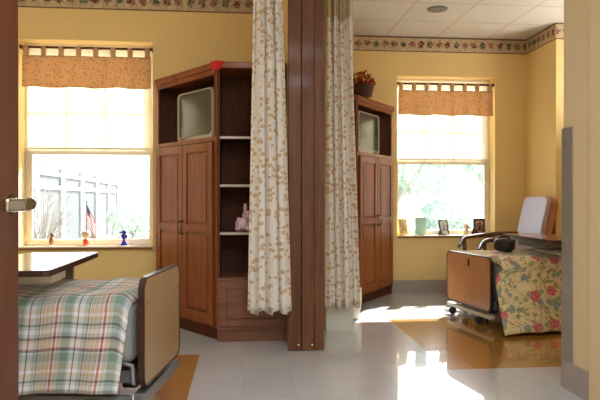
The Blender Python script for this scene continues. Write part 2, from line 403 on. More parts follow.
# windows
def window(n, hx, yw):
    x0, x1 = hx
    r = bpy.data.objects.new('window_%d' % n, None); COL.objects.link(r); r.location = ((x0+x1)/2, yw, WZ0); r['kind'] = 'structure'
    cx = (x0+x1)/2; a, b = x0-cx, x1-cx; hh = WZ1-WZ0; t = .03; Y0, Y1 = .165, .24; mid = .90
    MB().box(a, a+t, Y0, Y1, .02, hh).box(b-t, b, Y0, Y1, .02, hh).box(a+t, b-t, Y0, Y1, hh-t, hh).box(a+t, b-t, Y0, Y1, .02, .02+t).build('frame', M['winframe'], r, bevel=.004)
    s = .03; zz = .02+t
    MB().box(a+t, b-t, .168, .198, mid-.03, mid+.03).box(a+t, a+t+s, .168, .198, zz, mid-.03).box(b-t-s, b-t, .168, .198, zz, mid-.03).box(a+t+s, b-t-s, .168, .198, zz, zz+s).build('lower_sash', M['winframe'], r, bevel=.003)
    MB().box(a+t, b-t, .202, .232, mid-.025, mid+.02).box(a+t, a+t+s, .202, .232, mid+.02, hh-t).box(b-t-s, b-t, .202, .232, mid+.02, hh-t).box(a+t+s, b-t-s, .202, .232, hh-t-s, hh-t).build('upper_sash', M['winframe'], r, bevel=.003)
    MB().box(a+t+s, b-t-s, .181, .185, zz+s, mid-.03).build('lower_pane', M['glass'], r)
    MB().box(a+t+s, b-t-s, .213, .217, mid+.02, hh-t-s).build('upper_pane', M['glass'], r)
    W = b-a-2*(t+s)
    for k in (1, 2): MB().box(a+t+s+W*k/3-.010, a+t+s+W*k/3+.010, .219, .230, mid+.02, hh-t-s).build('muntin', M['winframe'], r)
    MB().box(a+t+s, b-t-s, .220, .229, mid+.40, mid+.42).build('muntin', M['winframe'], r)
    MB().box(a, b, 0, .24, 0, .02).box(a, b, -.025, 0, 0, .028).build('sill', M['winframe'], r, bevel=.003)
    MB().box(a, b, -.031, -.025, -.004, .014).build('sill_edge', M['sillwood'], r)
    return r
window(1, WL, YL); window(2, WR, YR)
def shade(lbl, hx, yw):
    x0, x1 = hx; th = thing('window_shade', lbl, 'window shade', ((x0+x1)/2, yw+.15, 1.585)); w = (x1-x0)/2-.03
    MB().box(-w, w, -.001, .001, 0, .93).build('fabric', M['shade'], th)
    MB().box(-w, w, -.006, .006, -.012, .006).build('hem_bar', M['winframe'], th, bevel=.002)
shade('white translucent shade drawn halfway down the left window, its lower half clear', WL, YL)
shade('white translucent shade drawn halfway down the right window above the photo frames', WR, YR)

def valance(lbl, rlbl, hx, yw, ztop, zbot):
    x0, x1 = hx; W = x1-x0-.02; cx = (x0+x1)/2
    rod = thing('curtain_rod', rlbl, 'curtain rod', (cx, yw+.03, ztop+.075), 0, 'valance rods')
    MB().tube([(-W/2-.008, 0, 0), (W/2+.008, 0, 0)], .011, 12).build('pole', M['rod'], rod)
    for sx in (-1, 1): MB().box(sx*(W/2+.001)-.008, sx*(W/2+.001)+.008, -.012, .06, -.016, .016).build('bracket', M['rod'], rod, bevel=.002)
    th = thing('valance', lbl, 'valance', (cx, yw+.03, zbot), 0, 'tab top valances'); hgt = ztop-zbot
    def f(u, v):
        a = -W/2+.01 + (W-.02)*u
        return (a, -.008 + .010*sin(u*2*PI*7.5+.6)*(1-v*.55) + .004*sin(u*41), hgt*v + .006*sin(u*2*PI*3.1)*(1-v))
    MB().grid(f, 140, 12, lambda u, v: (u*W, v*hgt)).build('panel', M['valance'], th, solid=.003)
    for k in range(8):
        tx = -W/2 + .045 + (W-.09)*k/7
        pts = [(-.014, 0)] + [(-.014, .045)] + [(.0165*cos(PI-PI*q/6), .075+.0165*sin(PI*q/6)) for q in range(7)] + [(.014, .045), (.010, 0)]
        def tf(u, v, pts=pts):
            i = min(int(v*(len(pts)-1)), len(pts)-2); q = v*(len(pts)-1)-i
            y = pts[i][0]*(1-q)+pts[i+1][0]*q; z = pts[i][1]*(1-q)+pts[i+1][1]*q
            return (tx + (u-.5)*.042, y, hgt-.004+z)
        MB().grid(tf, 3, 20, lambda u, v: (u*.05, v*.2)).build('tab', M['valance'], th, solid=.002)
valance('peach dotted tab-top valance in the left window above the small flag', 'dark wooden rod carrying the valance of the left window', WL, YL, 2.415, 2.125)
valance('peach dotted tab-top valance in the right window above the photo frames', 'dark wooden rod carrying the valance of the right window', WR, YR, 2.395, 2.10)

# oak post closing the end of the partition
p = thing('wooden_post', 'dark oak boarded post from floor to ceiling between the two bed bays', 'post', (.46, 4.41, 0))
MB().box(-.128, -.036, -.04, .05, .004, CZ).build('board', M['post'], p, bevel=.003)
MB().box(-.032, .058, -.046, .05, .004, CZ).build('board', M['post'], p, bevel=.003)
MB().box(.060, .132, -.038, .05, .004, CZ).build('board', M['post'], p, bevel=.003)
for x in (-.055, .045): MB().lathe([(.0095, 0), (.009, .004), (.004, .006)], (x, -.04 if x < 0 else -.046, .045), 14, Matrix.Rotation(PI/2, 4, 'X')).build('screw', M['nickel'], p)

# door at the left, opened into the room, with a lever handle
d = bpy.data.objects.new('door_1', None); COL.objects.link(d); d.location = (-.77, 1.25, 0); d['kind'] = 'structure'
MB().box(-.045, 0, 0, .90, .008, 2.13).build('leaf', M['doorwood'], d, bevel=.002)
h = MB().lathe([(.033, 0), (.033, .006), (.026, .012), (.015, .016), (.013, .05)], (0, .835, 1.10), 20, Matrix.Rotation(PI/2, 4, 'Y')).build('rose', M['bronze'], d)
MB().tube([(.048, .835, 1.10), (.060, .836, 1.10), (.066, .815, 1.10), (.067, .78, 1.098)], [.013, .019, .021, .020], 14).build('lever_neck', M['bronze'], d)
MB().box(.056, .074, .615, .785, 1.078, 1.118).build('lever', M['nickel'], d, bevel=.006)
MB().box(-.046, -.044, .86, .862, 1.0, 1.2).box(-.035, -.01, .899, .903, 1.01, 1.19).build('latch_plate', M['nickel'], d)
struct('trim_6', MB().box(-.86, -.83, 1.10, 1.26, 0, 2.2), M['cream'])

# ------------------------------------------------------------------ cabinets
def pt(A, e, n, s, t): return (A[0]+e[0]*s+n[0]*t, A[1]+e[1]*s+n[1]*t)
def wardrobe(A, B, wall_y, side, lbl):
    """angled wardrobe: front runs from A (near) to B (far); open niche over two panelled doors"""
    base = Vector((A[0], A[1], 0)); L = math.hypot(B[0]-A[0], B[1]-A[1]); e = ((B[0]-A[0])/L, (B[1]-A[1])/L)
    n = (-e[1], e[0]); n = n if n[1] < 0 else (-n[0], -n[1])              # outward normal
    r = thing('wardrobe', lbl, 'wardrobe', base, 0)
    Z = Vector((0,0,1))
    def q(s, t, z=0): return Vector((e[0]*s+n[0]*t, e[1]*s+n[1]*t, z))
    def bx(mb, s0, s1, t0, t1, z0, z1):
        P = [q(s0,t0,z0), q(s1,t0,z0), q(s1,t1,z0), q(s0,t1,z0)]
        return mb.slab(P, (0,0,z1-z0))
    Bq = q(L, 0); bk = wall_y-.012-A[1]
    poly_in = [(0,0), (Bq.x, Bq.y), (Bq.x, bk), (0, bk)]
    HT, NZ = 2.175, 1.60
    # body below the niche
    m = MB(); m.prism([tuple(q(.005,-.02).xy), tuple(q(L-.005,-.02).xy), (Bq.x, bk), (0, bk)], .10, NZ); m.build('carcass', M['wood'], r)
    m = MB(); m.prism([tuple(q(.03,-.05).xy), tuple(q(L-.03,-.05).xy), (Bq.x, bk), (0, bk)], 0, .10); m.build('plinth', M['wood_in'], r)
    # niche: two side walls, back walls, stiles and top
    m = MB(); bx(m, 0, .04, -.02, 0, NZ, HT-.05); bx(m, L-.04, L, -.02, 0, NZ, HT-.05); bx(m, .04, L-.04, -.02, 0, HT-.09, HT-.05)
    bx(m, 0, .04, -.02, 0, .10, NZ); bx(m, L-.04, L, -.02, 0, .10, NZ); bx(m, .04, L-.04, -.02, 0, NZ-.035, NZ)
    m.build('face_frame', M['wood'], r, bevel=.002)
    s = -1 if side == 'left' else 1
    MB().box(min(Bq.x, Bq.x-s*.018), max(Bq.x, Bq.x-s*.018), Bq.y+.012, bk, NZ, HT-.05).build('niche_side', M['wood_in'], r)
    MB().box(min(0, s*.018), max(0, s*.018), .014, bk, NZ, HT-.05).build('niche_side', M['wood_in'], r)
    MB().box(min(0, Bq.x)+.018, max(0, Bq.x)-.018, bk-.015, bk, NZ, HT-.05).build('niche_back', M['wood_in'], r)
    o = .018
    m = MB(); m.prism([tuple(q(-o,o).xy), tuple(q(L+.002,o).xy), (Bq.x+s*.002, bk), (-s*o*0, bk)], HT-.05, HT); m.build('top', M['wood'], r, bevel=.006)
    # doors
    mid = L/2
    for k, (s0, s1) in enumerate(((.045, mid-.003), (mid+.003, L-.045))):
        z0, z1 = .13, NZ-.042
        dm = MB(); w = .06
        bx(dm, s0, s0+w, .001, .021, z0, z1); bx(dm, s1-w, s1, .001, .021, z0, z1)
        for a, b in ((z0, z0+.08), (.845, .905), (z1-.07, z1)): bx(dm, s0+w, s1-w, .001, .021, a, b)
        bx(dm, s0+w, s1-w, .001, .009, z0+.08, .845); bx(dm, s0+w, s1-w, .001, .009, .905, z1-.07)
        door = dm.build('door', M['wood'], r, bevel=.003)
        pm = MB(); bx(pm, s0+w+.022, s1-w-.022, .009, .016, z0+.102, .823); bx(pm, s0+w+.022, s1-w-.022, .009, .016, .927, z1-.092)
        pm.build('raised_panel', M['wood'], door, bevel=.006)
        hs = s1-.022 if k == 0 else s0+.022
        pts = [q(hs, .02, .82), q(hs, .045, .832), q(hs, .05, .875), q(hs, .045, .918), q(hs, .02, .93)]
        MB().tube(pts, .006, 10).build('handle', M['bronze'], door)
    return r
A1, B1 = (-.20, 4.69), (-.775, 5.47)
A2, B2 = (1.16, 6.06), (1.735, 6.84)
wardrobe(A1, B1, YL, 'left', 'angled cherry wardrobe behind the plaid bed, red cloth on top, television in its niche')
wardrobe(A2, B2, YR, 'right', 'angled cherry wardrobe beside the right window, leaf basket on top, television in its niche')
def bookcase(x0, x1, y0, dep, lbl, drawer_mat):
    r = thing('bookcase', lbl, 'bookcase', ((x0+x1)/2, y0, 0)); w = (x1-x0)/2; t = .02; HT = 2.175
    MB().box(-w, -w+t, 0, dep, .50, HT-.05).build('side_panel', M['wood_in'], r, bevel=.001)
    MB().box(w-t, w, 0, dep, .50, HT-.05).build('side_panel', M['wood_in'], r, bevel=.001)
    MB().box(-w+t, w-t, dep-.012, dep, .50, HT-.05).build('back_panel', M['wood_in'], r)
    MB().box(-w, w, -.018, dep, HT-.05, HT).build('top', M['wood'], r, bevel=.005)
    for z in (1.60, 1.226, .854):
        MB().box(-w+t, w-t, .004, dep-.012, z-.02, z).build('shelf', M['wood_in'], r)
        MB().box(-w+t, w-t, 0, .004, z-.02, z).build('lit_shelf_edge', M['edge_light'], r.children[-1] if False else r)  # thin pale strip standing in for light on the shelf front
    MB().box(-w, w, -.012, dep, .09, .50).build('drawer_box', M['wood_h'], r, bevel=.002)
    MB().box(-w, w, .01, dep, 0, .09).build('plinth', M['wood_h'], r)
    z0, z1 = .13, .475; f = MB(); q = .055
    f.box(-w+.02, -w+.02+q, -.032, -.0122, z0, z1).box(w-.02-q, w-.02, -.032, -.0122, z0, z1).box(-w+.02+q, w-.02-q, -.032, -.0122, z1-q, z1).box(-w+.02+q, w-.02-q, -.032, -.0122, z0, z0+q)
    f.box(-w+.02+q, w-.02-q, -.02, -.0122, z0+q, z1-q)
    f.build('drawer', M['wood_h'], r, bevel=.003)
    return r
M['edge_light'] = plain('painted_edge_light', lin(196,180,172), .3)  # pale colour paints the light caught by the shelf fronts
bookcase(-.198, .339, 4.69, .40, 'open cherry bookcase between wardrobe and curtain, deep drawer at its foot', None)
bookcase(.62, 1.158, 6.06, .40, 'cherry bookcase mostly hidden behind the hanging curtain right of the post', None)

def television(lbl, A, B, s0, w, hgt, turn=0):
    L = math.hypot(B[0]-A[0], B[1]-A[1]); e = Vector(((B[0]-A[0])/L, (B[1]-A[1])/L, 0)); n = Vector((-e.y, e.x, 0)); n = n if n.y < 0 else -n
    c = Vector((A[0], A[1], 1.602)) + e*s0 - n*.10
    r = thing('television', lbl, 'television', c)
    R = Matrix.Rotation(turn, 3, 'Z'); ee, nn = R@e, R@n
    def q(s, t, z): return ee*s + nn*t + Vector((0,0,z))
    # bulging bezel ring
    def rr(k, s_in):  # outline with slightly bowed sides
        out = []
        for (x, z) in rrect(-w/2*s_in, w/2*s_in, hgt/2-hgt/2*k, hgt/2+hgt/2*k, .035, 6): out.append((x, z))
        return out
    m = MB()
    prof = [(1.0, 1.0, -.06), (1.0, 1.0, -.015), (.985, .98, .0), (.92, .87, .0), (.91, .86, -.010)]
    rings = []
    for sx, sz, tt in prof:
        ring = []
        for (x, z) in rrect(-w/2*sx, w/2*sx, hgt/2-hgt/2*sz+(.015 if sz < .9 else 0), hgt/2+hgt/2*sz+(.015 if sz < .9 else 0), .04, 6):
            bow = .018*(1-(2*(z-hgt/2)/hgt)**2)*(1 if x > 0 else -1) if sx > .9 else .01*(1-(2*(z-hgt/2)/hgt)**2)*(1 if x > 0 else -1)
            ring.append(m.bm.verts.new(q(x+bow, tt, max(z, 0))))
        rings.append(ring)
    for a, b in zip(rings, rings[1:]):
        for k in range(len(a)): m.face([a[k], a[(k+1)%len(a)], b[(k+1)%len(b)], b[k]], True)
    m.build('bezel', M['tvcase'], r)
    def sf(u, v):
        x = (u-.5)*w*.93; z = hgt/2+.015+(v-.5)*hgt*.87
        return q(x, -.012+.010*(1-(2*u-1)**2)*(1-(2*v-1)**2)+.0, z)
    MB().grid(sf, 16, 12).build('screen', M['screen'], r)
    m = MB(); rings = []
    for k, tt in ((1.0, -.02), (.94, -.06), (.5, -.14), (.3, -.19)):
        rings.append([m.bm.verts.new(q(x*k, tt, .004+(z)*((1+k)/2))) for x, z in rrect(-w/2*.97, w/2*.97, 0, hgt*.97, .03, 4)])
    for a, b in zip(rings, rings[1:]):
        for k in range(len(a)): m.face([a[k], a[(k+1)%len(a)], b[(k+1)%len(b)], b[k]], True)
    m.face(rings[-1]); m.build('back_shell', M['tvback'], r)
    for k in range(4): MB().ball(q(w*.22+k*.03, .002, .028), (.007, .007, .005), 10, 6).build('button', M['tvback'], r)
    return r
television('silver tube television in the wardrobe niche at the left, beneath the red cloth', A1, B1, .49, .55, .43, 0)
television('silver tube television in the right wardrobe niche beneath the leaf basket', A2, B2, .53, .55, .46, 0)

# red cloth draped over the near corner of the left wardrobe
r = thing('red_cloth', 'small bright red triangular cloth hanging over the corner of the left wardrobe top', 'cloth', (A1[0], A1[1], 2.177))
L = math.hypot(B1[0]-A1[0], B1[1]-A1[1]); e = Vector(((B1[0]-A1[0])/L, (B1[1]-A1[1])/L, 0)); nl = Vector((-e.y, e.x, 0)); nl = nl if nl.y < 0 else -nl
def rc(u, v):
    # u: along the top edge through the corner, v: down
    s = (u-.5)*.12*(1-.6*v) ; base = (e*(-s) if s < 0 else Vector((s, 0, 0)))
    off = (nl*.022 if s < 0 else Vector((0, -.022, 0)))*min(1, abs(s)/.06)**.3 + Vector((-.004, -.02, 0))*(1-min(1, abs(s)/.05))
    return base + off + Vector((0,0, .004 - v*.072 - .008*abs(sin(u*7))))
MB().grid(rc, 16, 8).build('hanging_corner', M['red'], r, solid=.003)
MB().slab([Vector((-.06, .07, .001)), Vector((.05, .005, .001)), Vector((.005, -.018, .001)), Vector((-.045, .045, .001))], (0,0,.004)).build('top_fold', M['red'], r)

# stuffed toy on the bookcase shelf
r = thing('stuffed_toy', 'small pink stuffed toy sitting on the bookcase shelf by the curtain', 'stuffed toy', (0.0, 4.80, .856))
MB().ball((0, 0, .055), (.062, .055, .055), 18, 12).build('body', M['palepink'], r)
MB().ball((.035, -.01, .125), (.042, .04, .04), 18, 12).build('head', M['pink'], r)
MB().ball((.034, -.048, .118), (.018, .014, .014), 12, 8).build('muzzle', M['palepink'], r)
for s in (-1, 1):
    MB().ball((.045+s*.028, 0, .185), (.014, .010, .038), 12, 8).build('ear', M['pink'], r)
    MB().ball((.0+s*.04, -.055, .022), (.022, .04, .020), 12, 8).build('foot', M['pink'], r)
    MB().ball((.02+s*.055, -.03, .08), (.016, .02, .034), 12, 8).build('arm', M['pink'], r)
for s in (-1, 1): MB().ball((.035+s*.014, -.047, .135), .004, 8, 6).build('eye', M['black'], r)

# basket of autumn leaves
BX, BY = 1.245, 6.22
r = thing('leaf_basket', 'brown wicker basket of red and orange autumn leaves on the right wardrobe', 'basket', (BX, BY, 2.177))
m = MB(); n = 30
prof = [(.085, 0), (.10, .03), (.112, .07), (.118, .115), (.124, .12), (.118, .13), (.108, .118), (.09, .05)]
m.lathe(prof, (0,0,0), n)
for z in (.015, .035, .055, .075, .095):
    rr_ = .092+.25*z; m.tube([(rr_*1.02*cos(2*PI*k/40), rr_*1.02*sin(2*PI*k/40), z+.004*(1 if k % 2 else -1)) for k in range(41)], .007, 6)
m.build('basket', M['basket'], r)
m = MB()
for k in range(320):
    a = random.uniform(0, 2*PI); q = random.random()**.5*.145; z = .115 + (1-(q/.16)**2)*.15*random.random()+random.uniform(-.01, .03)
    c = Vector((q*cos(a), q*sin(a), z)); s = random.uniform(.018, .034)
    Mr = Matrix.Rotation(random.uniform(0, 2*PI), 3, 'Z') @ Matrix.Rotation(random.uniform(-1, 1), 3, 'X')
    pts = [(0,-1,0), (.55,-.3,.15), (.4,.3,.1), (0,1.1,0), (-.4,.3,.1), (-.55,-.3,.15)]
    vs = [m.bm.verts.new(c + Mr@Vector(p_)*s) for p_ in pts]; m.face(vs)
m.build('leaves', M['autumn'], r, recalc=False)
for k in range(9):
    a = random.uniform(0, 2*PI); q = random.random()**.5*.11; MB().ball((q*cos(a), q*sin(a), .19+random.uniform(-.03, .05)), .016, 8, 6).build('berry', M['red'], r)

# ------------------------------------------------------------------ curtains
def curtain(lbl, y, xt, xb, ztop, zbot, folds, hdr, ph, flare=0, amp=.03):
    c = thing('privacy_curtain', lbl, 'curtain', ((xb[0]+xb[1])/2, y, zbot)); cx = (xb[0]+xb[1])/2; hh = ztop-zbot
    wid = .42
    def f(u, v, z0=0, h_=hh, full=hh):
        k = (z0+h_*v)/full; k = min(k, 1)
        a = xb[0]*(1-k)+xt[0]*k; b = xb[1]*(1-k)+xt[1]*k
        x = a + (b-a)*(u + .5/folds*.5*sin(2*PI*folds*u*2+ph)*.35)
        yy = amp*(1-.15*k)*sin(2*PI*folds*u+ph) + .014*sin(2*PI*folds*2.3*u+ph*2+k*2)
        return (x-cx, yy, z0+h_*v + (.012*sin(2*PI*folds*u+ph+.8) if v == 0 and z0 == 0 else 0) + ((.03*sin(2*PI*folds*.6*u+ph)) if (v == 1 and z0 == 0) else 0))
    MB().grid(f, 150, 40, lambda u, v: (u*wid, v*hh)).build('fabric', M['curtain'], c, solid=.003)
    MB().grid(lambda u, v: (lambda p_: (p_[0], p_[1]+.006, p_[2]))(f(u, v, hh-.045, hdr-.005+.045)), 150, 8, lambda u, v: (u*wid, v)).build('header', M['linen_h'], c, solid=.002)
    MB().box(xt[0]-cx-.02, xt[1]-cx+.02, -.012, .012, hh+hdr-.012, hh+hdr).build('track', M['white'], c)
    return c
c1 = curtain('cream leaf-print privacy curtain gathered on the left side of the oak post', 4.29, (.075, .278), (.03, .345), 2.68, .30, 3.0, CZ-2.68, .4)
c2 = curtain('cream leaf-print privacy curtain gathered on the right side of the oak post', 4.90, (.682, .878), (.668, .955), 2.60, .225, 3.5, CZ-2.60, 2.0, amp=.028)
r = thing('waste_bin', 'white rounded waste bin on the floor behind the curtain right of the post, mostly hidden', 'bin', (.985, 5.50, 0))
MB().lathe([(.075, 0), (.085, .012), (.105, .10), (.113, .18), (.112, .25), (.106, .275), (.100, .275), (.104, .2), (.09, .05), (.02, .02)], n=32).build('body', M['floral_hem'], r)
MB().lathe([(.107, .268), (.113, .272), (.113, .284), (.107, .288), (.101, .284), (.101, .272), (.107, .268)], n=32).build('rim', M['white'], r)

# ------------------------------------------------------------------ beds
def bed(lbl, O, wv, hv, w, zb, zt, mtop, lam, metal, near_ext=0.0, low=False):
    O = Vector((O[0], O[1], 0)); wv = Vector((wv[0], wv[1], 0)).normalized(); hv = Vector((hv[0], hv[1], 0)).normalized()
    r = thing('hospital_bed', lbl, 'bed', O)
    def q(a, b, z): return hv*a + wv*b + Vector((0,0,z))
    def bx(mb, a0, a1, b0, b1, z0, z1): return mb.slab([q(a0,b0,z0), q(a1,b0,z0), q(a1,b1,z0), q(a0,b1,z0)], (0,0,z1-z0))
    def board(name, a, zb_, zt_):
        o = MB().slab([q(a, x, z) for x, z in rrect(.008, w-.008, zb_+.008, zt_-.008, .052)], hv*.024).build(name, lam, r, bevel=.003)
        m = MB(); A_ = [q(a-.003, x, z) for x, z in rrect(0, w, zb_, zt_, .06)]; B_ = [q(a-.003, x, z) for x, z in rrect(.008, w-.008, zb_+.008, zt_-.008, .052)]
        D_ = hv*.03; n = len(A_)
        rg = [[m.bm.verts.new(p_) for p_ in X] for X in (A_, [p_+D_ for p_ in A_], [p_+D_ for p_ in B_], B_)]
        for i in range(4):
            a_, b_ = rg[i], rg[(i+1)%4]
            for k in range(n): m.face([a_[k], a_[(k+1)%n], b_[(k+1)%n], b_[k]])
        m.build('edge_trim', M['lam_dark'], o)
        for bb in (.045, w-.045):
            for zz in (zb_+.06, zt_-.12): MB().lathe([(.009, 0), (.007, .004)], q(a, bb, zz), 10, (Matrix.Rotation(PI/2 if hv.x < 0 else -PI/2, 4, 'Y'))).build('bolt', M['nickel'], o)
        return o
    board('footboard', -.04, zb, zt); board('headboard', 2.02, zb, zt+.28)
    zr = zb-.03
    bx(MB(), -.035, .02, .03, w+.01, zr-(.036 if low else .055), zr).build('cross_bar', metal, r, bevel=.006); bx(MB(), 1.96, 2.0, .0, w, zr-.055, zr).build('cross_bar', metal, r, bevel=.006)
    if low: MB().slab([q(-.0415, x, z) for x, z in rrect(w*.47-.016, w*.47+.016, zt-.115, zt-.045, .012)], hv*.004).build('slot', M['black'], r)
    for b0 in (.05, w-.09): m = bx(MB(), .02, 1.96, b0, b0+.04, zr-.02+.06, zr+.06+.04).build('side_rail', M['greymetal'], r, bevel=.004)
    m = MB(); bx(m, .04, 1.94, .05, w-.05, zr+.10, zr+.14); m.build('deck', M['black'], r)
    if not low:
        for b0 in (.0, w-.04): bx(MB(), .02, 1.96, b0, b0+.03, zr-.06, zr-.005).build('lower_rail', M['greymetal'], r, bevel=.004)
    bx(MB(), .03, .10, .10, w-.10, zr+.0, zr+.10).build('lift_mechanism', M['black'], r, bevel=.01)
    m = MB(); m.tube([q(.005, .02, zb+.02), q(.02, .02, zb+.02), q(.02, .02, zr+.13), q(.10, .02, zr+.15)], .012, 8); m.build('lift_arm', M['greymetal'], r)
    # mattress with rounded edges
    m0, m1 = zr+.14, mtop
    m = MB(); pro = rrect(-near_ext+.0, w-.02, m0, m1, .05, 5)
    m.slab([q(.02, x, z) for x, z in pro], hv*1.95); m.build('mattress', M['sheet'], r, bevel=.03, seg=3)
    k_ = .8 if low else 1
    for a in (.08 if low else .75, 1.9):
        for b0 in (.21 if low else .06, w-.08):
            fk = MB(); bx(fk, a-.018, a+.018, b0-.022, b0+.022, .055 if low else .07, zr+.03 if low else zr)
            if not low: fk.bm.clear(); bx(fk, a-.02, a+.02, b0-.02, b0+.02, .06, zr+.02)
            cs = fk.build('caster', metal, r, bevel=.004)
            MB().lathe([(.03*k_, -.014), (.042*k_, -.012), (.045*k_, -.004), (.045*k_, .004), (.042*k_, .012), (.03*k_, .014)], q(a-(.10 if low and a < 1 else .05), b0, .036 if low else .045), 20, Matrix.Rotation(math.atan2(wv.y, wv.x), 4, 'Z') @ Matrix.Rotation(PI/2, 4, 'Y')).build('wheel', M['rubber'], cs)
    return r, q
bL, qL = bed('adjustable bed with tan footboard at the left under the plaid comforter', (-.488, 2.786), (.150, .988), (-.988, .150), .63, .25, .755, .635, M['lam'], M['greymetal'])
bR, qR = bed('low adjustable bed with oak footboard at the right under the floral quilt', (2.145, 4.95), (-.156, .988), (.988, .156), .77, .138, .612, .575, M['lam_r'], M['creammetal'], .10, True)

def comforter(lbl, O, q, b_near, b_far, ztop, hem_n, hem_f, out_n, a0, a0hem, a1, mat, name, wr=1.0, amid=None):
    c = thing(name, lbl, 'comforter', (O[0], O[1], ztop)); 
    R_ = .07
    # profile across the bed from near hem to far hem: (b, z, arclength)
    prof = []
    hn = ztop-hem_n
    for k in range(15): t = k/14; prof.append((b_near-.02-out_n*(1-t)**1.3, hem_n+(hn-R_)*t))
    for k in range(1, 7): a = PI/2*k/6; prof.append((b_near-.02+R_-R_*cos(a), ztop-R_+R_*sin(a)))
    for k in range(1, 16): t = k/16; prof.append((b_near+R_-.02+(b_far-b_near-2*R_+.04)*t, ztop))
    for k in range(0, 7): a = PI/2*k/6; prof.append((b_far+.02-R_+R_*sin(a), ztop-R_+R_*cos(a)))
    for k in range(1, 9): t = k/8; prof.append((b_far+.02+.02*t, ztop-R_-(ztop-R_-hem_f)*t))
    arc = [0]
    for (b0, z0), (b1, z1) in zip(prof, prof[1:]): arc.append(arc[-1]+math.hypot(b1-b0, z1-z0))
    n = len(prof)-1
    def f(u, v):
        j = min(int(round(v*n)), n); b, z = prof[j]; hang = max(0, min(1, (ztop-R_-z)/(ztop-hem_n)))
        if j >= n/2: s = a0
        elif amid is None: s = a0 + (a0hem-a0)*hang
        else: s = a0 + (amid-a0)*hang/.06 if hang < .06 else amid + (a0hem-amid)*(hang-.06)/.94
        a = s + (a1-s)*u
        w_ = wr*(.016*sin(a*17+1.1)+.010*sin(a*31+b*4))*hang
        top = wr*(.006*sin(a*9+b*11)+.005*sin(a*23-b*7))*(1-hang)
        endd = -.035*max(0, 1-(a-s)/.05)**2*(1-hang)
        p_ = q(a, b + (w_ if j < n/2 else -w_), z+top+endd+.012*sin(a*8)*hang*.6)
        return p_ - Vector((0,0,ztop))
    MB().grid(f, 90, n, lambda u, v: (a0+(a1-a0)*u, arc[min(int(round(v*n)), n)])).build('cover', mat, c, solid=.02)
    return c
comforter('plaid comforter in green, red and tan draped over the left bed', (-.488, 2.786), qL, .0, .61, .662, .235, .30, .015, .03, .085, 1.75, M['plaid'], 'comforter')
comforter('yellow floral quilt with pink and blue flowers draped over the right bed', (2.145, 4.95), qR, -.10, .75, .60, .03, .25, .21, .0, -.12, 1.75, M['floral'], 'comforter', 1.0, -.075)

# overbed tables
def overbed(lbl, x0, x1, y0, y1, z, top, colx, coly, edge, tray):
    r = thing('overbed_table', lbl, 'table', (colx, coly, 0))
    X0, X1, Y0, Y1 = x0-colx, x1-colx, y0-coly, y1-coly
    pts = [(x, y) for x, y in rrect(X0+.008, X1-.008, Y0+.008, Y1-.008, .03)]
    t = MB().prism(pts, z-.026, z).build('tabletop', top, r)
    m = MB(); A_ = rrect(X0, X1, Y0, Y1, .036); n = len(A_)
    rg = [[m.bm.verts.new((x, y, zz)) for x, y in P] for P, zz in ((A_, z-.028), (A_, z-.001), (pts, z-.001), (pts, z-.028))]
    for i in range(4):
        a_, b_ = rg[i], rg[(i+1)%4]
        for k in range(n): m.face([a_[k], a_[(k+1)%n], b_[(k+1)%n], b_[k]])
    m.build('edge_band', edge, t)
    MB().box(-.05, .05, -.25, .03, z-.066, z-.03).build('support_channel', tray, r, bevel=.004)
    MB().box(-.11, .09, Y0+.30, -.36, z-.098, z-.0285).build('drawer_tray', tray, r, bevel=.006)
    MB().box(-.03, .03, -.018, .018, .07, z-.066).build('column', M['greymetal'], r, bevel=.004)
    b = MB().box(-.032, .032, -.025, .025, .052, .08).box(-.30, .30, -.022, .022, .052, .075).build('base', M['greymetal'], r, bevel=.004)
    for cx in (-.28, .28): MB().lathe([(.018, -.01), (.026, -.008), (.026, .008), (.018, .01)], (cx, 0, .026), 16, Matrix.Rotation(PI/2, 4, 'Y')).build('wheel', M['rubber'], b)
    return r
overbed('pale topped overbed table with dark edge across the plaid bed', -1.27, -.85, 2.74, 3.66, .80, M['lam_top'], -1.02, 3.625, M['lam_dark'], M['white'])
overbed('oak topped overbed table across the floral bed', 2.55, 2.98, 4.72, 5.72, .77, M['lam_top_r'], 2.74, 5.90, M['lam_dark'], M['greymetal'])

# on the right bed: dark bag and white pillow
r = thing('bag', 'black soft bag lying on the floral bed beside the overbed table', 'bag', (2.44, 5.42, .622))
def bagf(u, v):
    a = 2*PI*u; t = PI*v-PI/2; k = abs(cos(t))**.4
    return (.088*k*cos(a)*(1+.06*sin(3*a)), .10*k*sin(a)*(1+.05*sin(5*a)), .06+.062*math.copysign(abs(sin(t))**.8, sin(t)))
MB().grid(bagf, 32, 14).build('body', M['bagcloth'] if 'bagcloth' in M else M['black'], r)
MB().tube([(-.05, 0, .11), (-.042, 0, .135), (0, 0, .145), (.042, 0, .135), (.05, 0, .11)], .008, 8).build('handle', M['black'], r)
r = thing('pillow', 'white pillow lying on the floral bed beneath the oak overbed table', 'pillow', (2.92, 5.18, .606))
def pil(u, v):
    x, y = (u-.5)*2, (v-.5)*2; return x, y
m = MB()
for sgn in (1, -1):
    m.grid(lambda u, v, s=sgn: (((u-.5)*.42), ((v-.5)*.62), (.030 + s*.030*((1-(2*u-1)**4)*(1-(2*v-1)**4))**.5)), 20, 24)
bmesh.ops.remove_doubles(m.bm, verts=m.bm.verts, dist=.0005)
m.build('case', M['whitecloth'], r)

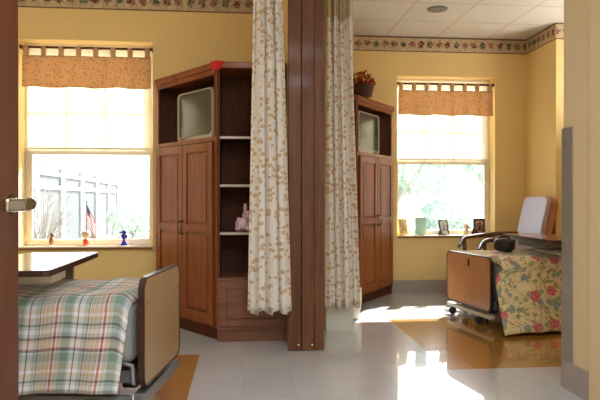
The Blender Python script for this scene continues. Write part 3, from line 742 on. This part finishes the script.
# armchair by the right window, facing left
r = thing('armchair', 'high-backed mauve vinyl armchair with dark wooden arms in the corner by the right window', 'armchair', (2.78, 6.26, 0))
def chair_pt(x, y, z): return (x-2.78, y-6.26, z)
m = MB(); pr = rrect(-.26, .30, 0, .70, .09, 6)
lean = Vector((.16, 0, .70)).normalized(); dn = Vector((lean.z, 0, -lean.x))
b0 = Vector((.255, .01, .46))
m.slab([b0 + Vector((0, y, 0)) + lean*z for y, z in pr], dn*.055); m.build('backrest', M['lilac'], r, bevel=.02, seg=3)
m = MB(); m.slab([b0 + dn*.052 + Vector((0, y, 0)) + lean*z for y, z in rrect(-.265, .305, -.01, .705, .095, 6)], dn*.075); m.build('back_shell', M['tan'], r, bevel=.02, seg=3)
MB().box(-.30, .30, -.235, .255, .36, .48).build('seat', M['lilac'], r, bevel=.035, seg=3)
MB().box(-.28, .34, -.225, .245, .27, .36).build('seat_base', M['tan'], r, bevel=.01)
for y in (-.27, .29):
    a = MB().grid(lambda u, v, y=y: (lambda t, w_: (-.36+.70*t, y+.042*cos(w_)+(.0), .665+.055*sin(min(t*1.25, 1)*PI/2)-.09*max(0, .12-t)/.12*max(0, .12-t)/.12+.022*sin(w_)))(v, 2*PI*u), 14, 24)
    o = a.build('armrest', M['armwood'], r)
    MB().tube([(-.27, y, .0), (-.28, y, .35), (-.30, y, .67)], [.02, .022, .024], 12).build('leg', M['armwood'], r)
    MB().tube([(.36, y, .0), (.33, y, .35), (.30, y, .70)], [.02, .022, .022], 12).build('leg', M['armwood'], r)
MB().box(-.28, -.26, -.27, .29, .20, .26).build('stretcher', M['armwood'], r, bevel=.004)

# ------------------------------------------------------------------ things on the window sills
SZ = WZ0+.022
SL, SR = YL+.045, YR+.045
r = thing('figurine', 'small brown figurine on the left window sill, nearest the door', 'figurine', (-1.74, SL, SZ))
MB().lathe([(.024, 0), (.026, .008), (.02, .012)], n=16).build('plinth', M['cream_fig'], r)
MB().ball((0, 0, .05), (.022, .026, .042), 14, 10).build('body', M['brownfig'], r)
MB().ball((.008, -.004, .105), (.02, .02, .022), 14, 10).build('head', M['brownfig'], r)
MB().ball((.026, -.006, .10), (.012, .009, .009), 10, 6).build('snout', M['cream_fig'], r)
FX = -1.435
r = thing('vase', 'little orange-red and white round vase holding the flag on the left sill', 'vase', (FX, SL, SZ))
MB().lathe([(.022, 0), (.026, .01), (.026, .055), (.02, .068), (.018, .068), (.018, .01)], n=20).build('base', M['orange'], r)
MB().lathe([(.018, .068), (.036, .085), (.043, .108), (.034, .132), (.02, .142), (.016, .142), (.03, .11)], n=20).build('bowl', M['cream_fig'], r)
r = thing('small_flag', 'small stars and stripes flag on a stick standing on the left sill', 'flag', (FX+.005, SL, SZ+.07))
MB().tube([(0, 0, 0), (.004, 0, .325)], .004, 8).build('stick', M['sillwood'], r)
MB().ball((.004, 0, .33), .008, 10, 6).build('finial', M['bronze'], r)
def ff(u, v):
    # cloth drooping from the stick: u along fly, v along hoist (1 = top)
    return (.004 + .082*u - .012*(1-v)*u, .014*sin(u*9+v*3)*u - .004, .322 - .135*(1-v) - .205*u + .02*u*u)
MB().grid(ff, 24, 14, lambda u, v: (u, v)).build('cloth', M['flag'], r, solid=.0015)
r = thing('figurine', 'cobalt blue glass bird figurine on the left window sill, right of the flag', 'figurine', (-1.093, SL, SZ))
MB().lathe([(.03, 0), (.034, .012), (.026, .03), (.012, .052), (.012, .062)], n=20).build('foot', M['blueglass'], r)
MB().ball((.002, 0, .09), (.03, .026, .032), 16, 10).build('body', M['blueglass'], r)
MB().ball((.0, 0, .128), (.022, .02, .02), 16, 10).build('head', M['blueglass'], r)
MB().lathe([(.01, 0), (.002, .03)], (-.018, 0, .126), 10, Matrix.Rotation(-PI/2, 4, 'Y')).build('beak', M['blueglass'], r)

def photo_frame(lbl, x, w, h_, turn, fm, pm, lean=.2, bw=.012, yy=0):
    r = thing('photo_frame', lbl, 'photo frame', (x, SR+yy, SZ), turn, 'photo frames on the right sill')
    T = Matrix.Rotation(-lean, 4, 'X')
    m = MB(); m.box(-w/2, -w/2+bw, 0, .012, 0, h_, T).box(w/2-bw, w/2, 0, .012, 0, h_, T).box(-w/2+bw, w/2-bw, 0, .012, 0, bw, T).box(-w/2+bw, w/2-bw, 0, .012, h_-bw, h_, T)
    m.build('border', fm, r)
    MB().box(-w/2+bw, w/2-bw, .005, .008, bw, h_-bw, T).build('picture', pm, r)
    MB().slab([T@Vector((-.02, .012, h_*.75)), T@Vector((.02, .012, h_*.75)), Vector((.03, .012+h_*.45, .002)), Vector((-.03, .012+h_*.45, .002))], (0, .003, 0)).build('easel', fm, r)
photo_frame('cream photo frame at the left end of the right window sill', 1.905, .15, .20, .55, M['frame_cream'], M['photo_sepia'], .2, .025)
photo_frame('narrow dark-edged photo frame with a pale picture in the middle of the right sill', 2.395, .13, .185, .35, M['frame_dark'], M['photo_pale'], .22, .012)
photo_frame('dark brown photo frame with a warm picture at the right end of the sill', 2.82, .135, .20, -.2, M['frame_dark'], M['photo_warm'], .2, .02)
r = thing('card', 'pale green glass card standing on the right sill between two photo frames', 'card', (2.10, SR+.01, SZ), .1)
MB().box(-.072, .072, -.004, .004, .012, .215).build('panel', M['acrylic'], r, bevel=.003)
MB().box(-.05, .05, -.03, .03, 0, .014).build('foot', M['acrylic'], r, bevel=.003)
r = thing('figurine', 'cream figurine with a round head on the right sill beside the dark photo frame', 'figurine', (2.655, SR, SZ))
MB().lathe([(.03, 0), (.04, .012), (.036, .03), (.026, .06), (.018, .072)], n=20).build('body', M['cream_fig'], r)
MB().ball((0, 0, .1), (.032, .03, .034), 16, 10).build('head', M['cream_fig'], r)
MB().ball((.034, -.006, .092), (.016, .012, .012), 10, 6).build('snout', M['cream_fig'], r)
for s in (-1, 1): MB().ball((s*.016, .004, .135), (.009, .008, .013), 10, 6).build('ear', M['cream_fig'], r)
r = thing('figurine', 'tiny dark brown figurine tucked against the dark photo frame on the right sill', 'figurine', (2.735, SR-.01, SZ))
MB().ball((0, 0, .028), (.02, .018, .028), 12, 8).build('body', M['frame_dark'], r)
MB().ball((.004, -.002, .064), (.014, .013, .014), 12, 8).build('head', M['frame_dark'], r)

# ceiling downlight
r = thing('ceiling_fixture', 'round recessed pale fixture in the white tiled ceiling at the right', 'ceiling fixture', (1.94, 5.86, CZ))
MB().lathe([(.085, -.012), (.098, -.009), (.10, 0), (.085, 0)], n=32).build('rim', M['greymetal'], r)
MB().lathe([(.001, -.008), (.084, -.008), (.084, -.004)], n=32).build('lens', M['lens'] if 'lens' in M else M['bluelens'] if 'bluelens' in M else plain('pale_lens', lin(222,230,248), .3), r)

# ------------------------------------------------------------------ outside
struct('ground', MB().box(-60, 60, YL+.26, 90, -.30, -.14), M['ground'])
g = thing('fence', 'grey privacy fence with pale rails seen through the left window', 'fence', (-4.3, 15, -.14))
P0, P1 = Vector((-4.02, 10.2, 0)), Vector((-4.72, 23.2, 0)); dv = (P1-P0); Ln = dv.length; dv.normalize(); pv = Vector((-dv.y, dv.x, 0)); base = Vector((-4.3, 15, 0))
def fx(s0, s1, t0, t1, z0, z1): return MB().slab([P0-base+dv*s0+pv*t0, P0-base+dv*s1+pv*t0, P0-base+dv*s1+pv*t1, P0-base+dv*s0+pv*t1], (0,0,1)) if False else MB().slab([(P0-base+dv*a+pv*b)+Vector((0,0,z0)) for a, b in ((s0,t0),(s1,t0),(s1,t1),(s0,t1))], (0,0,z1-z0))
m = MB(); k = 0
while k*.16 < Ln:
    for a in (1,): m.slab([(P0-base+dv*x+pv*b) for x, b in ((k*.16, 0), (k*.16+.15, 0), (k*.16+.15, .02), (k*.16, .02))], (0,0,1.94))
    k += 1
m.build('boards', M['fence'], g)
for z in (1.49, 1.79): fx(0, Ln, -.05, 0, z-.04, z+.04).build('rail', M['rail'], g)
for k in range(7): fx(k*2.15, k*2.15+.09, -.09, -.02, 0, 1.98).build('post', M['rail'], g)
def tree(name, lbl, cat, x, y, h_, rad, ztr, n, ls, seed, group, leafmat='leaf', sq=.8):
    random.seed(seed); r = thing(name, lbl, cat, (x, y, -.14), 0, group)
    m = MB(); m.tube([(0,0,0), (.03,.02,ztr*.6), (0,.03,ztr+.2*rad)], [.09*rad, .07*rad, .05*rad], 8)
    for k in range(7):
        a = 2*PI*k/7; m.tube([(0,.03,ztr*.8), (rad*.4*cos(a), rad*.4*sin(a), ztr+.35*rad), (rad*.7*cos(a+.2), rad*.7*sin(a+.2), ztr+rad*.9)], [.04*rad, .025*rad, .01*rad], 6)
    m.build('trunk', M['bark'], r)
    m = MB(); cz = h_-rad*sq
    for k in range(n):
        d_ = Vector((random.gauss(0,1), random.gauss(0,1), random.gauss(0,1))).normalized()*rad*random.uniform(.55, 1)**.6
        lump = 1+.18*sin(d_.x*5/rad+seed)+.15*sin(d_.z*6/rad+seed*2)
        c = Vector((d_.x*lump, d_.y*lump, cz+d_.z*sq*lump)); s = ls*random.uniform(.6, 1.3)
        Mr = Matrix.Rotation(random.uniform(0, 2*PI), 3, 'Z') @ Matrix.Rotation(random.uniform(0, PI), 3, 'X')
        m.face([m.bm.verts.new(c+Mr@Vector(p_)*s) for p_ in ((0,-1,0), (.45,0,.1), (0,1,0), (-.45,0,.1))])
    m.build('crown', M[leafmat], r, recalc=False)
tree('bush', 'round green bush seen through the left window beside the fence end', 'bush', -3.45, 19.2, 1.15, .85, .1, 1400, .09, 3, None)
tree('tree', 'pale green tree seen through the left part of the right window', 'tree', 5.6, 22, 4.6, 2.2, 1.2, 2200, .20, 5, 'trees outside the right window')
tree('tree', 'pale green tree seen through the right part of the right window', 'tree', 11.2, 25, 5.2, 2.4, 1.2, 2400, .20, 8, 'trees outside the right window')
tree('bush', 'low green bush seen through the right window beneath the trees', 'bush', 6.6, 19, 1.3, 1.0, .1, 1400, .10, 9, None)
random.seed(21)
r = thing('shrub', 'sparse pale twiggy shrub in front of the fence, seen through the left window', 'shrub', (-3.15, 9.8, -.14))
m = MB()
for k in range(46):
    a = random.uniform(0, 2*PI); q_ = random.uniform(.15, .55); z = random.uniform(.7, 1.5)
    m.tube([(0,0,0), (q_*.35*cos(a), q_*.35*sin(a), z*.5), (q_*cos(a), q_*sin(a), z)], [.012, .008, .004], 5)
    for j in range(3):
        b = a+random.uniform(-1, 1); f_ = random.uniform(.4, .9)
        p0 = Vector((q_*f_*cos(a), q_*f_*sin(a), z*f_)); m.tube([p0, p0+Vector((.18*cos(b), .18*sin(b), .2))], [.005, .003], 4)
m.build('twigs', M['twig'], r)

# ------------------------------------------------------------------ light
w = bpy.data.worlds.new('world'); sc.world = w; w.use_nodes = True; nt = w.node_tree; nt.nodes.clear()
ou = nt.nodes.new('ShaderNodeOutputWorld'); bg = nt.nodes.new('ShaderNodeBackground'); sky = nt.nodes.new('ShaderNodeTexSky')
sky.sky_type = 'NISHITA'; sky.sun_disc = False; sky.sun_elevation = math.radians(36); sky.sun_rotation = math.radians(30); sky.dust_density = 1.5; sky.air_density = 1.0; sky.ozone_density = 1
nt.links.new(sky.outputs[0], bg.inputs[0]); bg.inputs[1].default_value = .5; nt.links.new(bg.outputs[0], ou.inputs[0])
def light(name, typ, loc, energy, color=(1,1,1), size=None, sy=None, direction=None):
    l = bpy.data.lights.new(name, typ); l.energy = energy; l.color = color
    if typ == 'AREA': l.shape = 'RECTANGLE'; l.size = size; l.size_y = sy
    o = bpy.data.objects.new(name, l); COL.objects.link(o); o.location = loc
    if direction: o.rotation_euler = Vector(direction).to_track_quat('-Z', 'Y').to_euler()
    return o
s = light('sun', 'SUN', (5, 12, 9), 15, (1, .97, .93), direction=(-.585, -1, -.846)); s.data.angle = math.radians(.6)
light('entry_fill_light', 'AREA', (.45, 1.0, CZ-.01), 22, (.86, .94, 1), 1.2, .6, (0,0,-1))  # unseen fill lamp added for the surfaces facing the camera
light('hall_fill_light', 'AREA', (.45, -1.0, CZ-.01), 62, (.72, .87, 1), 1.2, .6, (0,0,-1))  # second added fill lamp behind the camera, bluish for fronts and floor
light('added_uplight_right', 'AREA', (3.98, 5.2, 1.95), 13, (1, .97, .93), 1.0, .12, (-.55,0,1))  # unseen uplight added to brighten the ceiling of the right bay
light('added_uplight_left', 'AREA', (-2.98, 3.2, 1.95), 12, (1, .97, .93), 1.0, .12, (.55,0,1))  # matching added uplight, out of view, for the left bay

sc.view_settings.view_transform = 'Standard'; sc.view_settings.look = 'None'; sc.view_settings.gamma = 1; sc.view_settings.use_curve_mapping = False
sc.view_settings.exposure = 0.9
sc.cycles.use_denoising = True
sc.cycles.max_bounces = 10; sc.cycles.diffuse_bounces = 6; sc.cycles.transparent_max_bounces = 16
sc.cycles.sample_clamp_indirect = 10
